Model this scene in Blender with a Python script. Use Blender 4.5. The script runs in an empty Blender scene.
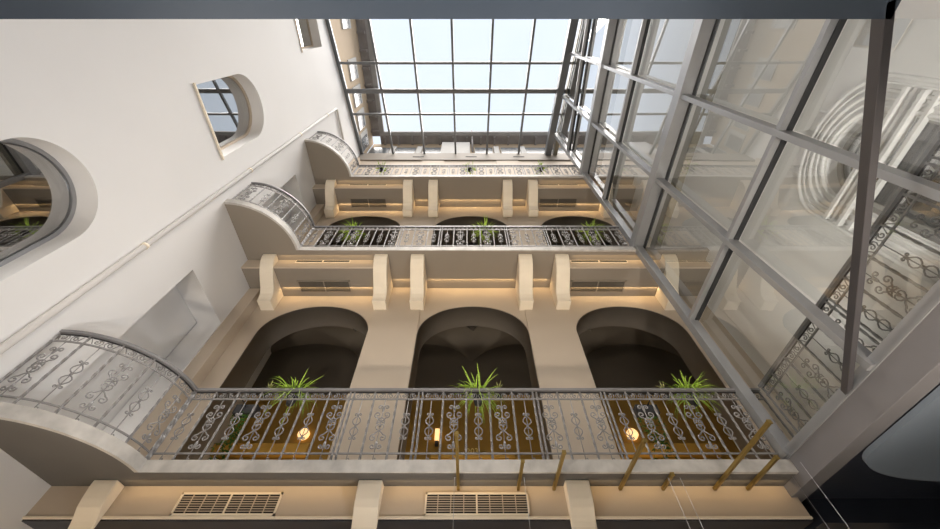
import bpy, math, random
from mathutils import Vector, Matrix
random.seed(7)
PI = math.pi
S = bpy.context.scene
COL = S.collection

# ------------------------------------------------------------------ camera, sky, sun, exposure
cam = bpy.data.cameras.new('camera'); cam.sensor_width = 36; cam.lens = 363/940*36; cam.shift_x = 0.0021
cam.clip_start = 0.02; cam.clip_end = 300
co = bpy.data.objects.new('camera', cam); COL.objects.link(co)
co.location = (0, 0, 0); co.rotation_euler = (math.radians(90+55.4), 0, 0)
S.camera = co
W = bpy.data.worlds.new('sky'); S.world = W; W.use_nodes = True
wn = W.node_tree; wn.nodes.clear()
wo = wn.nodes.new('ShaderNodeOutputWorld'); bg = wn.nodes.new('ShaderNodeBackground')
tc = wn.nodes.new('ShaderNodeTexCoord'); nz = wn.nodes.new('ShaderNodeTexNoise'); rp = wn.nodes.new('ShaderNodeValToRGB')
nz.inputs['Scale'].default_value = 1.6; nz.inputs['Detail'].default_value = 3
rp.color_ramp.elements[0].position = .35; rp.color_ramp.elements[0].color = (.78, .86, .97, 1)
rp.color_ramp.elements[1].position = .7; rp.color_ramp.elements[1].color = (.87, .915, .985, 1)
wn.links.new(tc.outputs['Generated'], nz.inputs['Vector']); wn.links.new(nz.outputs['Fac'], rp.inputs['Fac'])
wn.links.new(rp.outputs['Color'], bg.inputs['Color']); wn.links.new(bg.outputs[0], wo.inputs[0])
bg.inputs['Strength'].default_value = 1.1
def sun(name, rot, energy, angle, col):
    l = bpy.data.lights.new(name, 'SUN'); l.energy = energy; l.angle = math.radians(angle); l.color = col
    o = bpy.data.objects.new(name, l); COL.objects.link(o); o.rotation_euler = [math.radians(a) for a in rot]; return o
sun('sun', (17, 0, 30), 10.0, 60, (1, .93, .855))
def fill_spot(loc, aim, e, spot, col):  # unseen fill spots, added to brighten the soffits and walls
    l = bpy.data.lights.new('fill_uplight', 'SPOT'); l.energy = e; l.color = col; l.spot_size = math.radians(spot); l.spot_blend = 1; l.shadow_soft_size = .15
    o = bpy.data.objects.new('fill_uplight', l); COL.objects.link(o); o.location = loc
    o.rotation_euler = (Vector(aim)-Vector(loc)).to_track_quat('-Z', 'Y').to_euler()
for x in (-3, 0, 3): fill_spot((x, .6, -1.4), (x, 4.6, 9), 900, 60, (1, .88, .74))
for y in (.6, 2.2, 3.8): fill_spot((4.75, y, 2.45), (5.25, y, 12), 190, 75, (1, .95, .88))  # added fill behind the glass screen, brightens the right wall
for y in (.5, 2.5): fill_spot((2.5, y, -1.4), (-5.2, y+.6, 6), 420, 70, (.93, .95, 1))
for y in (.5, 2.5): fill_spot((-3.5, y, -1.4), (5.6, y+.6, 6), 420, 70, (1, .95, .88))
S.view_settings.view_transform = 'Standard'; S.view_settings.look = 'None'
S.view_settings.gamma = 1; S.view_settings.use_curve_mapping = False
S.view_settings.exposure = 0.12

# ------------------------------------------------------------------ materials
def mat(name, col, rough=.6, metal=0, var=.06, scale=3, bump=0, bscale=40, spec=.4, emit=None, estr=0):
    m = bpy.data.materials.new(name); m.use_nodes = True; t = m.node_tree; b = t.nodes['Principled BSDF']
    b.inputs['Roughness'].default_value = rough; b.inputs['Metallic'].default_value = metal
    b.inputs['Specular IOR Level'].default_value = spec
    tc = t.nodes.new('ShaderNodeTexCoord'); n = t.nodes.new('ShaderNodeTexNoise'); n.inputs['Scale'].default_value = scale
    n.inputs['Detail'].default_value = 6
    r = t.nodes.new('ShaderNodeValToRGB'); r.color_ramp.elements[0].position = .3; r.color_ramp.elements[1].position = .7
    r.color_ramp.elements[0].color = tuple(c*(1-var) for c in col)+(1,)
    r.color_ramp.elements[1].color = tuple(min(1, c*(1+var)) for c in col)+(1,)
    t.links.new(tc.outputs['Object'], n.inputs['Vector']); t.links.new(n.outputs['Fac'], r.inputs['Fac'])
    t.links.new(r.outputs['Color'], b.inputs['Base Color'])
    if bump:
        n2 = t.nodes.new('ShaderNodeTexNoise'); n2.inputs['Scale'].default_value = bscale; bm = t.nodes.new('ShaderNodeBump')
        bm.inputs['Strength'].default_value = bump; bm.inputs['Distance'].default_value = .01
        t.links.new(tc.outputs['Object'], n2.inputs['Vector']); t.links.new(n2.outputs['Fac'], bm.inputs['Height'])
        t.links.new(bm.outputs['Normal'], b.inputs['Normal'])
    if emit: b.inputs['Emission Color'].default_value = emit+(1,); b.inputs['Emission Strength'].default_value = estr
    return m
def glass(name, k, tint, add=0.0, wav=.12):
    m = bpy.data.materials.new(name); m.use_nodes = True; t = m.node_tree; t.nodes.clear(); N = t.nodes.new
    o = N('ShaderNodeOutputMaterial'); mx = N('ShaderNodeMixShader'); tr = N('ShaderNodeBsdfTransparent'); g = N('ShaderNodeBsdfGlossy')
    lw = N('ShaderNodeLayerWeight'); lw.inputs['Blend'].default_value = .5
    pw = N('ShaderNodeMath'); pw.operation = 'POWER'; pw.inputs[1].default_value = 5
    mu = N('ShaderNodeMath'); mu.operation = 'MULTIPLY_ADD'; mu.use_clamp = True; mu.inputs[1].default_value = .96*k; mu.inputs[2].default_value = .04*k+add
    t.links.new(lw.outputs['Facing'], pw.inputs[0]); t.links.new(pw.outputs[0], mu.inputs[0]); t.links.new(mu.outputs[0], mx.inputs[0])
    n = N('ShaderNodeTexNoise'); n.inputs['Scale'].default_value = .55; n.inputs['Detail'].default_value = 1
    tcn = N('ShaderNodeTexCoord'); bu = N('ShaderNodeBump'); bu.inputs['Strength'].default_value = wav; bu.inputs['Distance'].default_value = .05
    t.links.new(tcn.outputs['Object'], n.inputs['Vector']); t.links.new(n.outputs['Fac'], bu.inputs['Height']); t.links.new(bu.outputs['Normal'], g.inputs['Normal'])
    tr.inputs['Color'].default_value = tint+(1,); g.inputs['Roughness'].default_value = 0.0
    t.links.new(tr.outputs[0], mx.inputs[1]); t.links.new(g.outputs[0], mx.inputs[2]); t.links.new(mx.outputs[0], o.inputs[0])
    return m
M = dict(
    white=mat('white_plaster', (.75, .735, .72), .75, var=.02, scale=.6, bump=.06, bscale=30),
    beige=mat('beige_plaster', (.56, .47, .37), .75, var=.03, scale=.8, bump=.06, bscale=30),
    cream=mat('cream_plaster', (.86, .76, .61), .7, var=.03, bump=.06),
    taupe=mat('taupe_paint', (.25, .215, .175), .7, var=.03, scale=1, bump=.04),
    shadetaupe=mat('shaded_taupe_paint', (.118, .11, .10), .7, var=.03),  # taupe with the dimness under the lowest balcony put into its colour
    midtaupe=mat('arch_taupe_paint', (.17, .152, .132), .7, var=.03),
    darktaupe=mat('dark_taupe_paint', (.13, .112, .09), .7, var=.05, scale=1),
    grey=mat('grey_paint', (.17, .163, .168), .5, var=.03),
    navy=mat('dark_ceiling_paint', (.020, .023, .032), .35, var=.1),
    slate=mat('slate_paint', (.068, .088, .118), .5, var=.03),
    slatepale=mat('pale_slate_paint', (.19, .225, .27), .5, var=.03),
    ochre=mat('ochre_plaster', (.42, .25, .05), .7, var=.10, scale=1.5, bump=.1),
    ochre2=mat('ochre_trim', (.72, .42, .08), .6, var=.05),
    marble=mat('pale_marble', (.50, .475, .44), .5, var=.2, scale=5, bump=.04),
    iron=mat('wrought_iron_grey', (.29, .28, .275), .42, .3, var=.12, scale=12),
    irondark=mat('dark_wrought_iron', (.045, .043, .045), .45, .5, var=.1),
    rail=mat('handrail_grey', (.25, .245, .25), .35, .3, var=.06),
    steel=mat('painted_steel', (.34, .345, .355), .35, .45, var=.04),
    skysteel=mat('roof_steel', (.17, .178, .19), .4, .4, var=.04),
    steeldark=mat('dark_steel', (.05, .052, .055), .35, .5, var=.05),
    olive=mat('olive_steel', (.24, .22, .175), .35, .5, var=.05),
    purple=mat('charcoal_metal', (.085, .08, .085), .45, .3, var=.05),
    brass=mat('brass', (.38, .27, .085), .4, .85, var=.08),
    wire=mat('steel_wire', (.35, .35, .36), .3, .6),
    leaf=mat('leaf_green', (.36, .52, .07), .5, var=.4, scale=30),
    leafpale=mat('leaf_variegated', (.50, .50, .20), .5, var=.3, scale=25),
    vine=mat('vine_green', (.07, .17, .02), .5, var=.4, scale=30),
    pot=mat('dark_planter', (.03, .03, .032), .5),
    black=mat('black_void', (.008, .008, .008), .8),
    bwall=mat('building_ochre_wall', (.42, .31, .20), .8, var=.06, scale=.4),
    bwhite=mat('building_white_stone', (.42, .40, .37), .8, var=.04),
    beave=mat('building_eave', (.19, .17, .16), .8, var=.25, scale=1.5),
    bgutter=mat('building_gutter', (.26, .25, .24), .8, var=.1),
    bglass=mat('building_window_glass', (.10, .11, .12), .2, spec=.6),
    lamp=mat('lamp_glow', (1, .8, .5), .5, emit=(1, .62, .26), estr=1.3),
    floor=mat('marble_floor', (.78, .74, .68), .3, var=.08, scale=1),
    num=mat('gilt_numerals', (.95, .75, .25), .4),
    glass=glass('clear_glass', 4.2, (.94, .965, .95), .03),
    skyglass=glass('skylight_glass', .8, (.97, .985, 1)),
    wglass=glass('dark_window_glass', 2.0, (.5, .5, .48), .42, .05),
)

# ------------------------------------------------------------------ builders
class MB:
    def __init__(s): s.v = []; s.f = []; s.sm = []
    def add(s, vs, fs, smooth=False):
        n = len(s.v); s.v += [tuple(p) for p in vs]; s.f += [tuple(i+n for i in f) for f in fs]; s.sm += [smooth]*len(fs)
    def box(s, x0, x1, y0, y1, z0, z1):
        x0, x1 = sorted((x0, x1)); y0, y1 = sorted((y0, y1)); z0, z1 = sorted((z0, z1))
        s.add([(x0,y0,z0),(x1,y0,z0),(x1,y1,z0),(x0,y1,z0),(x0,y0,z1),(x1,y0,z1),(x1,y1,z1),(x0,y1,z1)],
              [(0,3,2,1),(4,5,6,7),(0,1,5,4),(1,2,6,5),(2,3,7,6),(3,0,4,7)]); return s
    def prism(s, pts, a, b):            # pts 3-D ring at offset a and b (vectors)
        n = len(pts); a = Vector(a); b = Vector(b)
        s.add([Vector(p)+a for p in pts]+[Vector(p)+b for p in pts],
              [tuple(range(n))[::-1], tuple(range(n, 2*n))]+[(i, (i+1) % n, n+(i+1) % n, n+i) for i in range(n)]); return s
    def tube(s, pts, r, n=6, twist=0, smooth=True, closed=False, ref=None, flat=None):
        P = [Vector(p) for p in pts]; m = len(P); rings = []
        up = Vector(ref) if ref else None
        for i, p in enumerate(P):
            t = (P[(i+1) % m]-P[i-1]) if closed else (P[min(i+1, m-1)]-P[max(i-1, 0)])
            t.normalize()
            if up is None: up = Vector((0, 0, 1)) if abs(t.z) < .9 else Vector((0, 1, 0))
            a = t.cross(up)
            if a.length < 1e-4: a = t.orthogonal()
            a.normalize(); b = a.cross(t).normalized()
            if ref is None: up = b
            rr = r[i] if isinstance(r, (list, tuple)) else r
            ra, rb = (rr, rr) if not flat else (rr*flat[0], rr*flat[1])
            o = (PI/4 if n == 4 else 0)+twist*i
            rings.append([p+a*(ra*math.cos(o+2*PI*k/n))+b*(rb*math.sin(o+2*PI*k/n)) for k in range(n)])
        vs = [q for R in rings for q in R]; fs = []
        for i in range(m if closed else m-1):
            j = (i+1) % m
            for k in range(n): fs.append((i*n+k, i*n+(k+1) % n, j*n+(k+1) % n, j*n+k))
        if not closed: fs += [tuple(range(n))[::-1], tuple(range((m-1)*n, m*n))]
        s.add(vs, fs, smooth); return s
    def lathe(s, prof, c=(0, 0, 0), n=16):
        c = Vector(c); vs = [c+Vector((r*math.cos(2*PI*k/n), r*math.sin(2*PI*k/n), z)) for r, z in prof for k in range(n)]
        fs = [(i*n+k, i*n+(k+1) % n, (i+1)*n+(k+1) % n, (i+1)*n+k) for i in range(len(prof)-1) for k in range(n)]
        s.add(vs, fs, True); return s
    def sphere(s, c, r, n=8):
        return s.lathe([(max(1e-4, r*math.sin(PI*i/n)), -r*math.cos(PI*i/n)) for i in range(n+1)], c, n)
    def mesh(s, name, m):
        me = bpy.data.meshes.new(name); me.from_pydata(s.v, [], s.f); me.polygons.foreach_set('use_smooth', s.sm)
        me.materials.append(M[m]); me.update(); return me
    def build(s, name, m, parent=None, bevel=0):
        return link(name, s.mesh(name, m), parent, bevel)
def link(name, me, parent=None, bevel=0):
    o = bpy.data.objects.new(name, me); COL.objects.link(o)
    if parent:
        o.parent = parent
        loc = parent.matrix_basis
        o.matrix_parent_inverse = loc.inverted() if me.get('world', 1) else Matrix()
    if bevel:
        b = o.modifiers.new('bevel', 'BEVEL'); b.width = bevel; b.segments = 2; b.limit_method = 'ANGLE'
    return o
def tag(o, label=None, cat=None, group=None, kind=None):
    if label: o['label'] = label
    if cat: o['category'] = cat
    if group: o['group'] = group
    if kind: o['kind'] = kind
    return o
def thing(name, label, cat, loc=(0, 0, 0), group=None):
    o = bpy.data.objects.new(name, None); COL.objects.link(o); o.location = loc; o.empty_display_size = .1
    return tag(o, label, cat, group)
def struct(name, mb, m, bevel=0): return tag(mb.build(name, m, None, bevel), kind='structure')
def local(parent, name, me, mtx):       # shared mesh placed by a matrix in the parent's space
    o = bpy.data.objects.new(name, me); COL.objects.link(o); o.parent = parent; o.matrix_basis = mtx; return o
def sheet(outline, holes, t, to3):       # plate with holes: 2-D outline, thickness t, mapped by matrix
    cu = bpy.data.curves.new('plate', 'CURVE'); cu.dimensions = '2D'; cu.fill_mode = 'BOTH'; cu.extrude = t/2
    for ring in [outline]+holes:
        sp = cu.splines.new('POLY'); sp.points.add(len(ring)-1); sp.use_cyclic_u = True
        for p, (a, b) in zip(sp.points, ring): p.co = (a, b, 0, 1)
    tmp = bpy.data.objects.new('plate', cu); me = bpy.data.meshes.new_from_object(tmp)
    bpy.data.objects.remove(tmp); me.transform(to3); me.update(); return me
def plate(name, outline, holes, t, to3, m):
    me = sheet(outline, holes, t, to3); me.materials.clear(); me.materials.append(M[m]); me.name = name
    return link(name, me)
def arch(x0, x1, zb, zs, zt, n=26, p=2.08):
    c = (x0+x1)/2; a = (x1-x0)/2; pts = [(x0, zb), (x1, zb)]
    for i in range(n+1):
        t = PI*i/n; cs, sn = math.cos(t), math.sin(t)
        pts.append((c+a*math.copysign(abs(cs)**(2/p), cs), zs+(zt-zs)*abs(sn)**(2/p)))
    return pts

F = [2.30, 7.25, 11.87]                  # balcony floors above the camera
TH = .14
XL, XR, XG, YB, YF, YBK = -5.2, 5.6, 4.0, 5.62, 4.5, 7.4
YFRONT = -3.2; ZF = -1.6
def skyz(y): return 16.0+(y-.1)*.285
XZ = lambda y: Matrix(((1,0,0,0),(0,0,1,y),(0,1,0,0),(0,0,0,1)))     # (a,b)->(a,y,b)
YZ = lambda x: Matrix(((0,0,1,x),(1,0,0,0),(0,1,0,0),(0,0,0,1)))     # (a,b)->(x,a,b)
XY = lambda z: Matrix(((1,0,0,0),(0,1,0,0),(0,0,1,z),(0,0,0,1)))

# ------------------------------------------------------------------ shell
struct('floor', MB().box(XL-.6, 9.3, YFRONT-.3, YBK+.3, ZF-.2, ZF), 'floor')
# left wall with two arched windows, one square window and balcony door niches
win = [arch(1.16, 2.45, 2.68, 4.15, 4.82, p=2.0), arch(1.11, 2.50, 7.62, 9.13, 9.84, p=2.0), [(-.35, 13.15), (.95, 13.15), (.95, 15.04), (-.35, 15.04)]]
niche = [[(3.97, f+.001), (5.35, f+.001), (5.35, f+3.29), (3.97, f+3.29)] for f in F[:2]]
out = [(YFRONT, ZF), (YBK, ZF), (YBK, 17.9), (YB, skyz(YB)), (YFRONT, skyz(YFRONT))]
tag(plate('wall_left', out, win+niche, .5, YZ(XL-.25), 'white'), kind='structure')
for k, n in enumerate(niche):
    struct('wall_niche', MB().box(XL-.52, XL-.55, 3.8, 5.5, n[0][1]-.1, n[2][1]+.1), 'white')
# back wall: three arches on each storey
AT = {F[0]: 4.13, F[1]: 3.78, F[2]: 2.9}
holes = []
for f in F:
    for cx in (-3.35, .105, 3.53): holes.append(arch(cx-1.2, cx+1.2, f+.01, f+AT[f]-.90, f+AT[f]))
out = [(XL-.02, ZF), (XR, ZF), (XR, skyz(YB)-.05), (XL-.02, skyz(YB)-.05)]
tag(plate('wall_back', out, holes, .62, XZ(YB+.31), 'beige'), kind='structure')
struct('wall_back_parapet', MB().box(XL, XR, YB-.06, YB+.02, 16.62, skyz(YB)+.02), 'taupe')
for x0, x1 in ((-2.15, -1.095), (1.305, 2.33)):
    for f in F: struct('trim_pilaster', MB().box(x0, x1, YB-.03, YB+.01, f, min(f+4.8, 16.6)), 'beige')
for f in F[:3]: struct('trim_pilaster', MB().box(XL, XL+.27, YB-.25, YB+.01, f, min(f+4.48, 16.6)), 'beige')
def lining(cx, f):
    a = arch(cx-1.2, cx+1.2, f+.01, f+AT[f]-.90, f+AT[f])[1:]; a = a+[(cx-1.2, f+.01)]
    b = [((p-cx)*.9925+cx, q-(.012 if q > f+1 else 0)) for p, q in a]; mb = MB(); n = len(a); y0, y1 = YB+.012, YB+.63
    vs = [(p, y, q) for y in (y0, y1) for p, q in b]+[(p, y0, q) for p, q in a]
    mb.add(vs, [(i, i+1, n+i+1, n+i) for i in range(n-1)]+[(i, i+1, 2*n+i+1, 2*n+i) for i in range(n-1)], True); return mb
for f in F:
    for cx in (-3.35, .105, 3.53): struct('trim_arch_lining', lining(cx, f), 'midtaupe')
# corridor behind the arches
struct('wall_corridor', MB().box(XL-.3, XR+.3, YBK, YBK+.25, ZF, 18), 'ochre')
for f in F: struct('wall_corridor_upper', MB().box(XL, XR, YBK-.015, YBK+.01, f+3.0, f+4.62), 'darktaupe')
def vault(f):
    mb = MB(); nx, ny = 150, 24; vs = []; y0, y1 = YB+.6, YBK+.01
    for j in range(ny+1):
        y = y0+(y1-y0)*j/ny; B = math.sqrt(max(0, 1-((y-(y0+y1)/2)/((y1-y0)/2))**2))
        for i in range(nx+1):
            x = XL+(XR-XL)*i/nx; u = ((x-.1)/2.8) % 1; A = math.sqrt(max(0, 1-(2*u-1)**2))
            vs.append((x, y, f+3.75+.85*max(A, B)))
    fs = [(j*(nx+1)+i, (j+1)*(nx+1)+i, (j+1)*(nx+1)+i+1, j*(nx+1)+i+1) for j in range(ny) for i in range(nx)]
    mb.add(vs, fs, True); return mb
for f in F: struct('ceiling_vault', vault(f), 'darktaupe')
struct('ceiling_corridor_roof', MB().box(XL-.3, XR+.3, YB+.02, YBK+.3, 17.3, 17.6), 'grey')
# front wall behind the camera, right wall with one arched window
struct('wall_front', MB().box(XL-.5, XR+.3, YFRONT-.25, YFRONT, ZF, skyz(YFRONT)), 'white')
wr = arch(1.06, 2.26, 2.34, 5.05, 5.62, p=2.0)
out = [(YFRONT, 2.11), (YBK, 2.11), (YBK, 17.9), (YB, skyz(YB)), (YFRONT, skyz(YFRONT))]
tag(plate('wall_right', out, [wr], .3, YZ(XR+.15), 'white'), kind='structure')

# balcony slabs
def slab_outline(inset=0):
    a, b = 1.26-inset, 1.2-inset; pts = []
    for i in range(25):
        t = PI/2*i/24; pts.append((XL+a*math.sin(t), YF-b*math.cos(t)))
    return pts
for k, f in enumerate(F):
    ring = slab_outline()+[(XR if k else XR, YF), (XR, YBK), (XL, YBK)]
    if k == 0: ring = slab_outline()+[(XG+.02, YF), (XG+.02, -.0), (XR, -.0), (XR, YBK), (XL, YBK)]
    tag(plate('floor_balcony', ring, [], TH-.02, XY(f-TH/2-.01), 'taupe' if k else 'shadetaupe'), kind='structure')
    # pale stone edge band
    edge = [(x, y) for x, y in slab_outline(-.012)]+[(XG-.02, YF-.012)]
    mb = MB(); n = len(edge); z0, z1 = f-TH-.005, f+.004
    inner = slab_outline(.04)+[(XG-.02, YF+.04)]
    for i in range(n-1):
        p, q, r_, s_ = edge[i], edge[i+1], inner[i+1], inner[i]
        mb.add([(*p, z0), (*q, z0), (*r_, z0), (*s_, z0), (*p, z1), (*q, z1), (*r_, z1), (*s_, z1)],
               [(0,3,2,1),(4,5,6,7),(0,1,5,4),(2,3,7,6)]+([(3,0,4,7)] if i == 0 else [])+([(1,2,6,5)] if i == n-2 else []))
    struct('trim_balcony_edge', mb, 'marble')
# bulkheads under the balconies
struct('ceiling_bulkhead', MB().box(XL, XG+.02, 4.85, YB, 1.81, F[0]-TH-.001), 'beige')
struct('ceiling_lobby', MB().box(XL, XG+.02, 4.86, YBK, 1.78, 1.812), 'navy')
struct('trim_bulkhead_edge', MB().box(XL, XG+.02, 4.835, 4.87, 1.80, 1.825), 'cream')
for f in F[1:]:
    for x0, x1 in ((XL, -4.777), (-4.463, -2.177), (2.337, 4.523), (4.837, XR)):
        struct('ceiling_bulkhead', MB().box(x0, x1, 4.79, YB, f-.45, f-TH-.001), 'taupe')
        struct('trim_bulkhead_face', MB().box(x0, x1, 4.775, 4.80, f-.452, f-TH-.002), 'beige')

# mezzanine edge over the camera, side beam, slanting edge beam
struct('ceiling_mezzanine', MB().box(XL, 2.25, -2.0, .022, 2.33, 2.62), 'slate')
#struct('ceiling_mezzanine_side', MB().box(2.2, XR, -2.0, -.02, 2.33, 2.62), 'slate')
d = Vector((4.0-2.23, 3.34, 0)).normalized(); n_ = Vector((d.y, -d.x, 0))
p0 = Vector((2.20, -.06, 0)); p1 = Vector((4.02, 3.37, 0))
mb = MB(); w = .026
mb.prism([p0-n_*w, p1-n_*w, p1+n_*w*.9, p0+n_*w*.9], (0, 0, 2.33), (0, 0, 2.41))
tag(struct('beam', mb, 'purple', .004), 'charcoal metal edge beam running slantwise from the dark ceiling edge to the side beam', 'beam')
bpy.data.objects['beam']['kind'] = 'thing'
struct('trim_side_beam', MB().box(XG-.06, XG+.14, 0.0, 5.0, 2.03, 2.33), 'grey', .004)
struct('trim_side_beam_lip', MB().box(XG-.075, XG-.055, 0.0, 5.0, 2.315, 2.335), 'steel')
struct('ceiling_lobby_side', MB().box(XG+.02, 9.3, YFRONT, YBK, 2.04, 2.10), 'navy')
struct('ceiling_lobby_back', MB().box(XG+.15, 9.0, 4.9, YB+.01, 1.78, 2.045), 'navy')
struct('wall_lobby_front', MB().box(XR, 9.3, YFRONT-.3, YFRONT, ZF, 2.1), 'navy')
struct('wall_lobby_back', MB().box(XR, 9.3, YB, YB+.3, ZF, 2.05), 'navy')
struct('wall_lobby_right', MB().box(9.0, 9.3, YFRONT, YBK, ZF, 2.06), 'navy')
# pale ceiling panel with a rounded end
pts = [(4.16, -1), (4.16, 3.72)]
for i in range(1, 13):
    t = PI/2*i/12; pts.append((5.45-1.29*math.cos(t), 3.72+.62*math.sin(t)))
pts.append((5.45, -1))
pan = plate('ceiling_panel', pts, [], .05, XY(2.005), 'slatepale'); tag(pan, kind='structure')

# ------------------------------------------------------------------ windows of the left and right walls
def ring_path(pts2, x): return [(x, a, b) for a, b in pts2]
def shrink(pts, k):
    ca = sum(p[0] for p in pts)/len(pts); zb = min(p[1] for p in pts); zt = max(p[1] for p in pts); a0 = min(p[0] for p in pts); a1 = max(p[0] for p in pts)
    return [((a-(a0+a1)/2)*(1-2*k/(a1-a0))+(a0+a1)/2, (b-(zb+zt)/2)*(1-2*k/(zt-zb))+(zb+zt)/2) for a, b in pts]
for i, wv in enumerate(win):
    o = plate('window_%d' % (i+1), wv, [shrink(wv, .05)], .06, YZ(XL-.33), 'steel' if i == 0 else 'beige'); tag(o, kind='structure')
    p = plate('pane', shrink(wv, .06), [], .012, YZ(XL-.33), 'wglass'); p.parent = o
    a0 = min(q[0] for q in wv); a1 = max(q[0] for q in wv); z0 = min(q[1] for q in wv); z1 = max(q[1] for q in wv)
    s_ = MB().box(XL-.3, XL+.03, a0-.04, a1+.04, z0-.035, z0+.002).build('window_sill', 'cream'); s_.parent = o
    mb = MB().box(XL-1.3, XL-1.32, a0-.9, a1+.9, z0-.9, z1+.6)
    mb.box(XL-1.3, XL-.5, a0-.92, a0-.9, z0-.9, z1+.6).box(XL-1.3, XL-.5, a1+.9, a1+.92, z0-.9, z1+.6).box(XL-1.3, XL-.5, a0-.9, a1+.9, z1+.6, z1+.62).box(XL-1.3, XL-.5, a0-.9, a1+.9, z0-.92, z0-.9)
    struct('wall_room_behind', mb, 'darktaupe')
o = plate('window_4', wr, [shrink(wr, .06)], .06, YZ(XR+.2), 'bwhite'); tag(o, kind='structure')
p = plate('pane', shrink(wr, .05), [], .012, YZ(XR+.2), 'wglass'); p.parent = o
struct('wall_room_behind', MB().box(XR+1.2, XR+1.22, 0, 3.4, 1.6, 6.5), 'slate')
for j, (k, r_) in enumerate(((-.05, .028), (-.14, .022), (-.23, .028), (-.32, .018), (-.40, .03))):
    rp_ = shrink(wr, k); rp_ = rp_[1:]+rp_[:1]
    m_ = MB().tube(ring_path(rp_, XR-.01), r_, 8).build('window_moulding', 'white'); m_.parent = o
tb = MB()
for zz, dd in ((5.0, .10), (4.9, .07), (4.78, .10), (4.64, .06)): tb.box(XR-dd, XR+.02, .75, 2.6, zz, zz+.045)
t_ = tb.build('window_transom', 'white'); t_.parent = o

# ------------------------------------------------------------------ skylight
sk = thing('skylight', 'sloping glazed roof of steel bars over the atrium', 'skylight', (0, 0, 16))
TH_ = math.atan(.285)
def sy(px_y):                        # depth where a frame row meets the roof plane
    th = math.radians(55.4); v = 264.5-px_y; ry = 363*math.cos(th)-v*math.sin(th); rz = 363*math.sin(th)+v*math.cos(th)
    return (16-.0285)/(rz/ry-.285)
def slope_bar(x0, x1, y0, y1, h): 
    mb = MB(); mb.add([(x0,y0,skyz(y0)-h),(x1,y0,skyz(y0)-h),(x1,y1,skyz(y1)-h),(x0,y1,skyz(y1)-h),(x0,y0,skyz(y0)+.02),(x1,y0,skyz(y0)+.02),(x1,y1,skyz(y1)+.02),(x0,y1,skyz(y1)+.02)],
        [(0,3,2,1),(4,5,6,7),(0,1,5,4),(1,2,6,5),(2,3,7,6),(3,0,4,7)]); return mb
for x, w in ((-5.13, .07), (-3.62, .043), (-2.11, .043), (-.60, .043), (.91, .043), (2.44, .043), (3.96, .05), (5.5, .05)):
    slope_bar(x-w, x+w, YFRONT, YB+.02, .10 if w > .04 else .07).build('rafter', 'skysteel', sk)
for py, w in ((63, .045), (91, .09), (114, .045), (30-150, .045), (30-60, .09)):
    y = sy(py)
    if y < YFRONT: continue
    slope_bar(XL+.02, XR-.02, y-w, y+w, .085).build('purlin', 'skysteel', sk)
for py in (-.9, -2.2):
    slope_bar(XL+.02, XR-.02, py-.045, py+.045, .085).build('purlin', 'skysteel', sk)
slope_bar(3.70, 3.98, YFRONT, YB+.02, .3).build('edge_beam', 'skysteel', sk)
slope_bar(4.08, 4.26, YFRONT, YB+.02, .3).build('edge_beam', 'olive', sk)
mb = MB(); mb.add([(XL,YFRONT,skyz(YFRONT)+.03),(XR,YFRONT,skyz(YFRONT)+.03),(XR,YB,skyz(YB)+.03),(XL,YB,skyz(YB)+.03)], [(0,1,2,3)])
mb.build('glazing', 'skyglass', sk)

# ------------------------------------------------------------------ glass screen on the right
gs = thing('glass_screen', 'tall glazed screen of steel bars standing along the right side', 'glass wall', (XG, 2, 2.33))
for y in (4.5, 2.83, 1.24, -.35):
    MB().box(XG-.11, XG+.05, y-(.07 if y > 4 else .04), y+(.07 if y > 4 else .04), 2.33, skyz(y)-.32).build('mullion', 'steel', gs, .004)
for z in (7.32, 12.08):
    MB().box(XG-.14, XG+.08, -.6, 4.6, z-.12, z+.12).build('transom', 'steel', gs, .005)
    MB().box(XG+.08, XG+.14, -.6, 4.56, z-.15, z+.1).build('transom_gasket', 'steeldark', gs)  # dark gasket strip on the back of the transom
    MB().box(XG+.36, XG+.50, -.6, 4.6, z-.12, z+.10).build('rear_beam', 'olive', gs, .005)
for z in (4.75, 9.8, 14.45):
    MB().box(XG-.09, XG-.005, -.6, 4.5, z-.035, z+.035).build('glazing_bar', 'steel', gs)
    MB().box(XG-.004, XG+.07, -.6, 4.5, z-.05, z+.05).build('glazing_bar', 'steeldark', gs)
MB().box(XG-.06, XG+.06, 0, 4.55, 2.33, 2.43).build('bottom_bar', 'steel', gs, .004)
levels = [2.43, 4.72, 7.22, 7.42, 9.77, 11.98, 12.18, 14.42, None]
ys = [0.0, 1.24, 2.83, 4.5]
for a, b in zip(ys, ys[1:]):
    for z0, z1 in ((2.43, 4.72), (4.78, 7.2), (7.42, 9.77), (9.83, 11.95), (12.18, 14.42), (14.48, None)):
        y0, y1 = a+.035, b-.035
        if z1: me = MB(); me.add([(XG+.10,y0,z0),(XG+.10,y1,z0),(XG+.10,y1,z1),(XG+.10,y0,z1)], [(0,1,2,3)])
        else: me = MB(); me.add([(XG+.10,y0,z0),(XG+.10,y1,z0),(XG+.10,y1,skyz(y1)),(XG+.10,y0,skyz(y0))], [(0,1,2,3)])
        me.build('pane', 'glass', gs)

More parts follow.
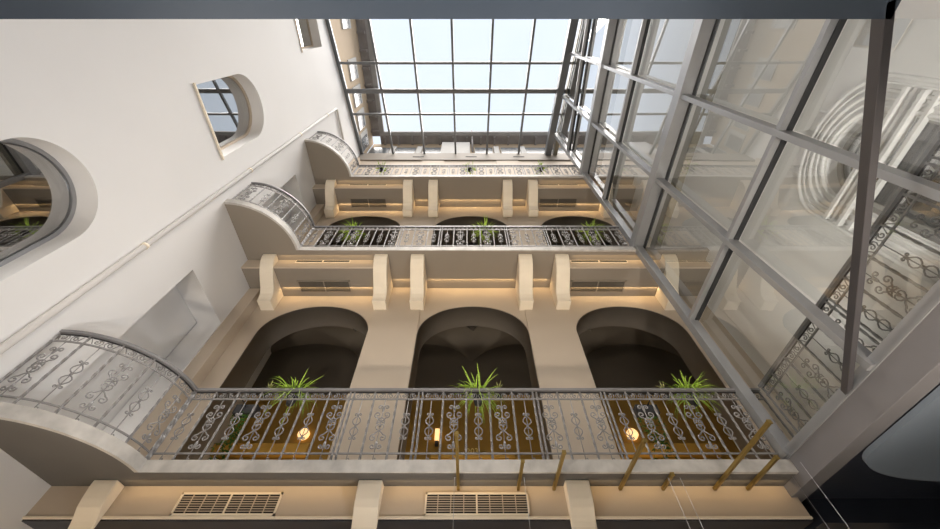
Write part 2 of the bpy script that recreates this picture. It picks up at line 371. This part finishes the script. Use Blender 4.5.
# ------------------------------------------------------------------ railings
def spiral(cx, cz, r, a0, turns, n=16, sgn=1, k=.25):
    return [(cx+r*(1-(1-k)*i/n)*math.cos(a0+sgn*2*PI*turns*i/n), cz+r*(1-(1-k)*i/n)*math.sin(a0+sgn*2*PI*turns*i/n)) for i in range(n+1)]
def T2(pts): return [(a, 0, b) for a, b in pts]
def ornA():
    mb = MB(); R_ = .0085
    mb.tube([(0, 0, .0), (0, 0, .88)], .006, 5)
    for s in (1, -1):
        for zc, fl in ((.64, 1), (.30, -1)):
            # large C scroll plus small curl at the outer end
            c = [(s*(.004), zc-fl*.10), (s*.03, zc-fl*.085), (s*.06, zc-fl*.05)]
            c += [(s*x, z) for x, z in spiral(.062, zc-fl*.004, .046, -fl*PI/2, 1.15, 18, fl)]
            mb.tube(T2(c), R_, 5, ref=(0, 1, 0))
            c = [(s*.004, zc+fl*.045), (s*.012, zc+fl*.085)]+[(s*x, z) for x, z in spiral(.046, zc+fl*.108, .034, PI, 1.1, 16, -fl)]
            mb.tube(T2(c), R_, 5, ref=(0, 1, 0))
        h = [(s*x, z) for x, z in ((.002, .405), (.035, .425), (.052, .455), (.046, .485), (.02, .492), (.008, .478))]
        mb.tube(T2(h), R_, 5, ref=(0, 1, 0))
        h = [(s*x, z) for x, z in ((.002, .535), (.035, .52), (.052, .50), (.05, .535), (.03, .575), (.004, .59))]
        mb.tube(T2(h), R_, 5, ref=(0, 1, 0))
    for z in (.20, .47, .74): mb.box(-.014, .014, -.012, .012, z-.01, z+.01)
    c = [(0, .10), (.0, .06)]+spiral(.018, .035, .018, PI, .9, 10, 1)
    mb.tube(T2(c), .006, 5, ref=(0, 1, 0)); return mb
def ornB():
    mb = MB(); R_ = .008
    mb.tube([(0, 0, .0), (0, 0, .88)], .006, 5)
    for s in (1, -1):
        for z0, d_ in ((.47, 1), (.47, -1)):
            h = [(s*x, z0+d_*z) for x, z in ((.002, .015), (.03, .03), (.052, .06), (.05, .092), (.03, .12), (.004, .145))]
            mb.tube(T2(h), R_, 5, ref=(0, 1, 0))
            c = [(s*.004, z0+d_*.15)]+[(s*x, z) for x, z in spiral(.03, z0+d_*.168, .02, PI, .9, 10, -d_)]
            mb.tube(T2(c), R_, 5, ref=(0, 1, 0))
    for z in (.315, .47, .625): mb.box(-.013, .013, -.011, .011, z-.012, z+.012)
    c = [(0, .10), (.0, .06)]+spiral(.018, .035, .018, PI, .9, 10, 1)
    mb.tube(T2(c), .006, 5, ref=(0, 1, 0)); return mb
def bar():
    mb = MB(); n = 36
    mb.tube([(0, 0, 1.0*i/n) for i in range(n+1)], .0165, 4, twist=.36, smooth=False); return mb
def frieze():
    mb = MB()
    for s in (1, -1):
        c = spiral(s*.075, .935, .035, PI/2 if s > 0 else PI/2, 1.1, 14, s)
        mb.tube(T2([(s*.02, .965)]+c), .008, 5, ref=(0, 1, 0))
        mb.tube(T2([(s*.02, .965), (s*.012, .93), (s*.03, .90), (s*.012, .885)]), .006, 5, ref=(0, 1, 0))
        mb.tube(T2([(s*.11, .90), (s*.13, .94), (s*.15, .975)]), .006, 5, ref=(0, 1, 0))
    return mb
ME = dict(A=ornA().mesh('scroll_panel', 'iron'), B=ornB().mesh('heart_panel', 'iron'), bar=bar().mesh('twisted_baluster', 'iron'), fr=frieze().mesh('frieze_scroll', 'iron'))
def railing(label, z, segs, group=None, mname='iron'):
    """segs: list of (points polyline, ornament string, doubles)"""
    r = thing('balcony_railing', label, 'railing', (segs[0][0][0][0], segs[0][0][0][1], z), group)
    base = Vector(r.location)
    full = []
    for pts, *_ in segs: full += [p for p in pts if not full or (Vector(p)-Vector(full[-1])).length > .005]
    P = [Vector((x, y, z)) for x, y in full]
    up = (0, 0, 1)
    def runs(zz, rad, name, m, flat):
        for pts, *_ in segs:
            MB().tube([(x, y, z+zz) for x, y in pts], rad, 4, smooth=False, ref=up, flat=flat).build(name, m, r)
    runs(1.03, .034, 'handrail', 'rail', (1.15, .75)); runs(.88, .012, 'upper_rail', 'iron', (1.2, 1)); runs(.10, .012, 'lower_rail', 'iron', (1.2, 1))
    runs(.988, .009, 'top_rail', 'irondark', (1, 1))
    for pts, orn, dbl in segs:
        V = [Vector((x, y, 0)) for x, y in pts]; L = [0]
        for a, b in zip(V, V[1:]): L.append(L[-1]+(b-a).length)
        def at(s):
            s = min(max(s, 0), L[-1])
            for i in range(len(V)-1):
                if s <= L[i+1]+1e-6:
                    d_ = (V[i+1]-V[i]); t = (s-L[i])/max(1e-6, L[i+1]-L[i]); p = V[i]+d_*t
                    return p, math.atan2(d_.y, d_.x)
            return V[-1], math.atan2((V[-1]-V[-2]).y, (V[-1]-V[-2]).x)
        n = len(orn); u = L[-1]/n
        def put(name, me, s):
            p, a = at(s); local(r, name, me, Matrix.Translation(p+Vector((0, 0, z))-base) @ Matrix.Rotation(a, 4, 'Z'))
        for i in range(n+1):
            if i in dbl:
                for q in (-.028, .028): put('twisted_baluster', ME['bar'], max(.015, min(L[-1]-.015, i*u+q)))
            else: put('twisted_baluster', ME['bar'], max(.02, min(L[-1]-.02, i*u)))
            if i < n:
                put('scroll_panel' if orn[i] == 'A' else 'heart_panel', ME[orn[i]], (i+.5)*u)
                put('frieze_scroll', ME['fr'], (i+.5)*u)
    return r
arc = [(XL+.005+1.215*math.sin(PI/2*i/24), YF+.035-1.19*math.cos(PI/2*i/24)) for i in range(25)]
xs0 = arc[-1][0]
orn24 = 'BABABBA'+'BAB'+'BABAB'+'ABA'+'BABABA'
names = ['lowest', 'middle', 'topmost']
for k, f in enumerate(F):
    xe = XG+.26 if k == 0 else XG-.07
    railing('grey wrought iron scroll railing along the %s balcony, curving out at the left wall' % names[k], f,
            [(arc, 'ABABA', ()), ([(xs0+.0, YF+.035), (xe, YF+.035)], orn24+('B' if k == 0 else ''), (0, 7, 10, 15, 18))], 'balcony railings facing the atrium')
railing('wrought iron scroll railing behind the glass of the right screen', F[0], [([(XG+.24, 4.45), (XG+.24, .1)], 'ABABABABABABA', (5, 10))])

# ------------------------------------------------------------------ corbels
def corbel(label, x, w, prof, group):
    c = thing('corbel', label, 'bracket', (x, prof[-1][0], prof[0][1]), group)
    MB().prism([(x, y, z) for y, z in prof], (-w/2, 0, 0), (w/2, 0, 0)).build('scroll_body', 'cream', c, .012)
    return c
lab = {0: 'lowest', 1: 'middle', 2: 'topmost'}
ordn = ['first', 'second', 'third', 'fourth', 'fifth', 'sixth']
for k in (1, 2):
    zt = F[k]-TH-.004
    for i, x in enumerate((-4.62, -2.02, -1.17, 1.33, 2.18, 4.68)):
        prof = [(4.60, zt), (4.61, zt-.08), (4.64, zt-.16), (4.72, zt-.27), (4.86, zt-.38), (5.02, zt-.47), (5.17, zt-.55), (5.27, zt-.64), (5.31, zt-.73), (5.325, zt-.79), (5.32, zt-.83), (YB, zt-.83), (YB, zt)]
        corbel('cream plaster scroll bracket under the %s balcony, %s from the left wall' % (lab[k], ordn[i]), x, .31, prof, 'brackets under the %s balcony' % lab[k])
zt = F[0]-TH-.004
for i, x in enumerate((-4.42, -1.19, 1.33)):
    prof = [(4.68, zt), (4.68, zt-.05), (4.69, zt-.12), (4.705, zt-.2), (4.73, zt-.28), (4.77, zt-.345), (4.80, zt-.40), (4.82, zt-.45), (4.83, zt-.52), (4.83, zt-.60), (4.849, zt-.60), (4.849, zt)]
    corbel('cream plaster scroll bracket under the lowest balcony, %s from the left wall' % ordn[i], x, .29, prof, 'brackets under the lowest balcony')

# ------------------------------------------------------------------ vents
def vent_face(label, x0, x1, y, z0, z1, group, bars=True):
    v = thing('vent_grille', label, 'vent', ((x0+x1)/2, y, z0), group)
    fr = MB(); b = .022
    fr.box(x0, x1, y-.02, y+.002, z0, z0+b).box(x0, x1, y-.02, y+.002, z1-b, z1).box(x0, x0+b, y-.02, y+.002, z0, z1).box(x1-b, x1, y-.02, y+.002, z0, z1)
    fr.box((x0+x1)/2-.01, (x0+x1)/2+.01, y-.018, y, z0, z1).build('frame', 'cream', v)
    MB().box(x0+b, x1-b, y-.006, y-.003, z0+b, z1-b).build('backing', 'black', v)
    sl = MB(); n = 8
    for i in range(1, n): zz = z0+b+(z1-z0-2*b)*i/n; sl.box(x0+b, x1-b, y-.014, y-.006, zz-.004, zz+.004)
    for i in range(1, 8): xx = x0+(x1-x0)*i/8; sl.box(xx-.005, xx+.005, y-.016, y-.006, z0+b, z1-b)
    sl.build('louvre', 'beige', v); return v
vent_face('long louvred vent in the lowest bulkhead between the two left brackets', -3.50, -2.27, 4.85, 1.83, 2.08, 'bulkhead louvres')
vent_face('long louvred vent in the lowest bulkhead between the two right brackets, below the middle arch', -.52, .73, 4.85, 1.83, 2.08, 'bulkhead louvres')
def vent_soffit(label, x0, x1, y0, y1, z, group):
    v = thing('soffit_grille', label, 'vent', ((x0+x1)/2, (y0+y1)/2, z), group); b = .03
    MB().box(x0, x1, y0, y0+b, z-.015, z+.002).box(x0, x1, y1-b, y1, z-.015, z+.002).box(x0, x0+b, y0, y1, z-.015, z+.002).box(x1-b, x1, y0, y1, z-.015, z+.002).box((x0+x1)/2-.015, (x0+x1)/2+.015, y0, y1, z-.013, z).build('frame', 'taupe', v)
    MB().box(x0+b, x1-b, y0+b, y1-b, z-.004, z-.002).build('backing', 'black', v)
    sl = MB()
    for i in range(1, 14): yy = y0+b+(y1-y0-2*b)*i/14; sl.box(x0+b, x1-b, yy-.006, yy+.006, z-.012, z-.004)
    sl.build('louvre', 'darktaupe', v)
def slot(label, x0, x1, y, z, group):
    v = thing('slot_vent', label, 'vent', ((x0+x1)/2, y, z), group); xm = (x0+x1)/2
    MB().box(x0, xm-.02, y-.008, y+.002, z-.03, z+.03).box(xm+.02, x1, y-.008, y+.002, z-.03, z+.03).build('opening', 'black', v)
    MB().box(x0-.02, x1+.02, y-.006, y+.001, z-.05, z+.05).build('frame', 'cream', v)
for k in (1, 2):
    for sd, x0, x1 in (('left', -4.02, -2.78), ('right', 2.42, 3.72)):
        vent_soffit('square louvred grille in the underside of the %s bulkhead below the %s balcony' % (sd, lab[k]), x0, x1, 5.14, 5.50, F[k]-.45, 'soffit grilles')
        slot('narrow slot vent in the face of the %s bulkhead below the %s balcony' % (sd, lab[k]), x0, x1, 4.775, F[k]-.20, 'slot vents')
for x, w_ in ((-2.35, 'left'), (.15, 'middle'), (2.4, 'right')):
    tag(MB().box(x-.26, x+.26, YB-.07, YB-.055, 17.0, 17.08).build('slot_vent', 'black'), 'short dark slot in the grey beam below the glass roof, %s of three' % w_, 'vent', 'slots below the glass roof')

# ------------------------------------------------------------------ pipe
pp = thing('wall_pipe', 'white pipe climbing the left wall between the windows and the niches', 'pipe', (XL+.05, 3.04, ZF))
MB().tube([(XL+.055, 3.04, ZF), (XL+.055, 3.04, 15.1), (XL+.055, 3.08, 15.2), (XL+.055, 4.45, 15.25)], .045, 10).build('pipe_run', 'white', pp)
for z in (1.0, 4.9, 8.3, 11.4, 14.0): MB().tube([(XL+.055, 3.04, z), (XL+.055, 3.04, z+.05)], .056, 10).build('pipe_clip', 'cream', pp)

# ------------------------------------------------------------------ corridor of the lowest balcony
for x0, x1, sd in ((XL, -3.25, 'left'), (3.1, 5.1, 'right')):
    tag(MB().box(x0, x1, YBK-.16, YBK, 3.82, 4.06).build('wall_shelf', 'ochre2', None, .03), 'yellow lit ledge on the ochre wall behind the %s arch' % sd, 'ledge', 'ochre wall ledges')
tag(MB().box(-.75, .95, YBK-.05, YBK, 3.80, 3.88).build('door_lintel', 'ochre2'), 'thin yellow lintel on the ochre wall behind the middle arch', 'lintel')
for x, sd in ((-3.49, 'left'), (3.49, 'right')):
    l = thing('wall_lamp', 'round glowing wall lamp on the ochre wall behind the %s arch' % sd, 'lamp', (x, YBK, 4.3), 'round corridor lamps')
    MB().tube([(x, YBK-.09, 4.3), (x, YBK-.02, 4.3)], .115, 24).build('lamp_disc', 'lamp', l)
    MB().tube([(x, YBK-.02, 4.3), (x, YBK, 4.3)], .06, 12).build('lamp_mount', 'brass', l)
l = thing('wall_sconce', 'small glowing upright lamp on the ochre wall behind the middle arch', 'lamp', (-.66, YBK, 4.15))
MB().box(-.70, -.61, YBK-.10, YBK-.02, 4.17, 4.40).build('lamp_shade', 'lamp', l); MB().box(-.69, -.62, YBK-.06, YBK, 4.06, 4.16).build('lamp_mount', 'irondark', l)
tx = bpy.data.curves.new('numerals', 'FONT'); tx.body = '203'; tx.size = .17; tx.extrude = .006; tx.align_x = 'CENTER'
to = bpy.data.objects.new('t', tx); me = bpy.data.meshes.new_from_object(to); bpy.data.objects.remove(to); me.materials.clear(); me.materials.append(M['num'])
me.transform(Matrix.Translation((.09, YBK-.015, 3.90)) @ Matrix.Rotation(PI/2, 4, 'X'))
tag(link('door_number', me), 'gilt room number 203 on the wall behind the middle arch', 'sign')
def point(name, loc, e, col, r=.05, typ='POINT', rot=None, size=None, spot=None):
    l = bpy.data.lights.new(name, typ); l.energy = e; l.color = col
    if typ in ('POINT', 'SPOT'): l.shadow_soft_size = r
    if spot: l.spot_size = math.radians(spot); l.spot_blend = 1
    o = bpy.data.objects.new(name, l); COL.objects.link(o); o.location = loc
    if rot: o.rotation_euler = [math.radians(a) for a in rot]
    return o
WARM = (1, .76, .45)
for x in (-3.35, .1, 3.5):
    point('corridor_light', (x, 6.9, F[0]+.7), 7, WARM)

# warm strips tucked under the soffits, throwing light on the wall, and lobby wall lights
def strip(x0, x1, y, z, e, tilt=75):
    l = bpy.data.lights.new('soffit_strip', 'AREA'); l.shape = 'RECTANGLE'; l.size = x1-x0; l.size_y = .03; l.energy = e*(x1-x0); l.color = (1, .68, .33)
    o = bpy.data.objects.new('soffit_strip', l); COL.objects.link(o); o.location = ((x0+x1)/2, y, z); o.rotation_euler = (math.radians(tilt), 0, 0)
for k in (1, 2):
    zt = F[k]-TH-.03
    for x0, x1 in ((-.95, 1.12), (-1.8, -1.4), (1.55, 1.95)): strip(x0, x1, YB-.30, zt, 1.8)
    for x0, x1 in ((-4.4, -2.25), (2.45, 4.5)): strip(x0, x1, YB-.28, F[k]-.47, 1.8); strip(x0, x1, 4.63, zt, .7)
for x0, x1 in ((-4.2, -1.4), (-1.0, 1.15), (1.5, 3.9)): strip(x0, x1, 4.69, F[0]-TH-.03, .55)
for x, y in ((-4.9, 3.9), (-3.0, 4.1), (-.1, 4.1), (2.4, 4.1)): point('lobby_wall_light', (x, y, .2), 14 if x < -4 else 5, (1, .72, .4), .08)

# ------------------------------------------------------------------ brass rods and wires
rods = [(-.12, 3.61, 'the longest of the left three'), (.62, 4.17, 'shortest left of the right bracket'), (1.06, 3.98, 'just left of the right bracket'), (1.88, 3.74, 'just right of the right bracket'),
        (2.41, 4.47, 'the very short one holding two wires'), (3.05, 3.40, 'the longest, next to the right beam'), (3.46, 4.09, 'nearest the right beam')]
for x, y, lb in rods:
    r_ = thing('brass_rod', 'square brass rod jutting out under the lowest balcony, %s' % lb, 'rod', (x, 4.83, 2.12), 'brass rods')
    MB().tube([(x, 4.84, 2.12), (x, y, 2.12)], .024, 4, smooth=False).build('rod', 'brass', r_)
    MB().tube([(x, y, 2.12), (x, y-.012, 2.12)], .03, 4, smooth=False).build('end_cap', 'brass', r_)
for (x, y), lb in zip([(-.16, 4.5), (.66, 4.5), (2.36, 4.5), (2.50, 4.5), (3.92, 4.6), (3.92, 4.35)],
        ('leftmost', 'second from left', 'third from left', 'fourth from left', 'fifth from left, by the beam end', 'rightmost, by the beam end')):
    tag(MB().tube([(x, y, 2.10 if x < 3.5 else 2.2), (x, y, ZF)], .0024, 5).build('hanging_wire', 'wire'), 'thin steel wire hanging below the brass rods, %s' % lb, 'wire', 'hanging wires')

# ------------------------------------------------------------------ plants
def blade(mb, o, az, L, droop, w, lift, seg=7):
    o = Vector(o); d_ = Vector((math.cos(az), math.sin(az), 0)); side = Vector((-d_.y, d_.x, 0)); vs = []
    for i in range(seg+1):
        t = i/seg; p = o+d_*(L*t*(1-.15*t))+Vector((0, 0, lift*t-droop*t*t)); ww = w*(1-t)**.6*(.6+.4*math.sin(PI*min(1, t*2+.2)))
        vs += [p-side*ww+Vector((0, 0, ww*.5)), p, p+side*ww+Vector((0, 0, ww*.5))]
    fs = []
    for i in range(seg):
        a = i*3; fs += [(a, a+3, a+4, a+1), (a+1, a+4, a+5, a+2)]
    mb.add(vs, fs, True)
def spider(label, x, y, z, sc, n, group):
    t = thing('spider_plant', label, 'plant', (x, y, z-.2), group)
    mb = MB()
    for i in range(n):
        az = random.uniform(0, 2*PI); L = sc*random.uniform(.22, .52)
        blade(mb, (x+random.uniform(-.04, .04), y+random.uniform(-.04, .04), z), az, L, random.uniform(.15, .65)*sc, .013*sc+.006, random.uniform(.2, .55)*sc)
    mb.build('foliage', 'leaf', t)
    MB().lathe([(.001, -.12), (.05, -.12), (.075, .0), (.082, .01), (.07, .01), (.066, -.02), (.001, -.02)], (x, y, z)).build('pot', 'pot', t)
    MB().tube([(x, y-.10, z-.03), (x, YF+.04, z-.03)], .006, 5).build('pot_hook', 'irondark', t)
def upright(label, x, y, z, group):
    t = thing('variegated_plant', label, 'plant', (x, y, z-.15), group); mb = MB()
    for i in range(12):
        az = i*2.4; blade(mb, (x, y, z), az, .07+.03*random.random(), .01, .02, .05+.1*(i/12))
    mb.build('foliage', 'leafpale', t)
    MB().lathe([(.001, -.12), (.045, -.12), (.06, .0), (.05, .0), (.001, -.01)], (x, y, z)).build('pot', 'pot', t)
def vine(label, x, y, z, n, group):
    t = thing('trailing_vine', label, 'plant', (x, y, z), group); mb = MB(); st = MB()
    for s_ in range(5):
        xx, yy = x+random.uniform(-.12, .12), y+random.uniform(-.05, .05); path = []
        for i in range(n):
            zz = z-.9*i/n*random.uniform(.9, 1); px_ = xx+.05*math.sin(i*.7+s_); path.append((px_, yy+.03*math.cos(i*.9), z-.9*i/n))
            for q in range(3):
                az = random.uniform(0, 2*PI); blade(mb, path[-1], az, random.uniform(.05, .10), .03, .017, .02, 3)
        st.tube(path, .003, 4)
    mb.build('foliage', 'vine', t); st.build('stem', 'vine', t)
    MB().box(x-.16, x+.16, y-.06, y+.06, z-.12, z+.02).build('planter', 'pot', t)
    MB().tube([(x, y, z-.02), (x, YF+.04, z-.02)], .008, 5).build('planter_hook', 'irondark', t)
def px2x(px, y, z): # x on the railing row
    th = math.radians(55.4); d_ = y*math.cos(th)+z*math.sin(th); return (px-468)*d_/363
for k, xs in enumerate(((292, 478, 692), (352, 485, 592), (381, 470, 541))):
    y = YF+.17; z = F[k]+.98
    for px_, w_ in zip(xs, ('left', 'middle', 'right')):
        spider('spider plant with arching green leaves on the %s balcony railing, %s one' % (names[k], w_), px2x(px_, y, z), y, z+.02, (1.0, .95, .8)[k], (120, 90, 65)[k], 'spider plants on the railings')
for px_, w_ in ((268, 'left'), (499, 'middle'), (664, 'right')):
    upright('small variegated plant standing beside the %s spider plant of the lowest railing' % w_, px2x(px_, YF+.15, F[0]+1.1), YF+.15, F[0]+1.12, 'variegated plants')
for px_, w_ in ((236, 'behind the left arch railing'), (655, 'behind the right arch railing')):
    vine('green trailing vine %s of the lowest balcony' % w_, px2x(px_, YF+.35, F[0]+.6), YF+.35, F[0]+.95, 16, 'trailing vines')

# ------------------------------------------------------------------ storeys rising above the glass roof
b1 = thing('side_building', 'ochre facade with dark eaves rising above the left edge of the glass roof', 'building', (-5.22, 0, 16))
MB().box(-8, -5.22, -9, 5.9, 15.2, 20.3).build('wall', 'bwall', b1)
MB().box(-8, -4.80, -9, 5.5, 20.3, 20.45).build('eave', 'beave', b1)
MB().box(-4.80, -4.58, -9, 5.3, 20.33, 20.5).build('gutter', 'bgutter', b1)
for yc in (-1.5, .1, 2.05, 3.15, 4.2, 5.2):
    f_ = MB().box(-5.225, -5.17, yc-.42, yc+.42, 17.9, 19.2).build('window', 'bwhite', b1)
    MB().box(-5.19, -5.16, yc-.20, yc+.40, 17.95, 19.0).build('window_pane', 'bglass', f_)
for i in range(12): MB().box(-5.2, -4.85, -3.1+i*.75, -3.0+i*.75, 20.1, 20.3).build('eave_bracket', 'beave', b1)
b2 = thing('rear_building', 'long ochre facade with dark eaves beyond the far edge of the glass roof', 'building', (3, 5.9, 17.7))
MB().box(-5.2, 14, 5.92, 8, 17.62, 20.3).build('wall', 'bwall', b2)
MB().box(-4.8, 14, 5.45, 8, 20.3, 20.45).build('eave', 'beave', b2)
MB().box(-4.8, 14, 5.28, 5.45, 20.33, 20.5).build('gutter', 'bgutter', b2)
def bx(px): return (px-468)*5.9/(363*math.cos(math.radians(55.4))-115*math.sin(math.radians(55.4)))
MB().box(bx(442), bx(470), 5.65, 5.93, 17.62, 19.75).build('bay', 'bwhite', b2)
for a, b in ((372, 390), (397, 416), (424, 441), (475, 492), (501, 519), (525, 545), (552, 572)):
    x0, x1 = bx(a), bx(b)
    f_ = MB().box(x0-.05, x1+.05, 5.87, 5.93, 17.64, 19.5).build('window', 'taupe', b2)
    MB().box(x0, x1, 5.85, 5.88, 17.66, 19.45).build('window_pane', 'bglass', f_)
for a in (394, 420, 496, 522, 548): MB().box(bx(a-2.5), bx(a+2.5), 5.80, 5.93, 17.62, 19.5).build('pier', 'bwhite', b2)
for i in range(22): MB().box(-4.6+i*.75, -4.5+i*.75, 5.5, 5.92, 20.1, 20.3).build('eave_bracket', 'beave', b2)
tag(MB().tube([(.22, 5.55, 17.8), (.22, 5.55, 21.6)], .05, 8).build('chimney_pipe', 'beave'), 'thin dark flue standing up beside the rear facade above the glass roof', 'flue')
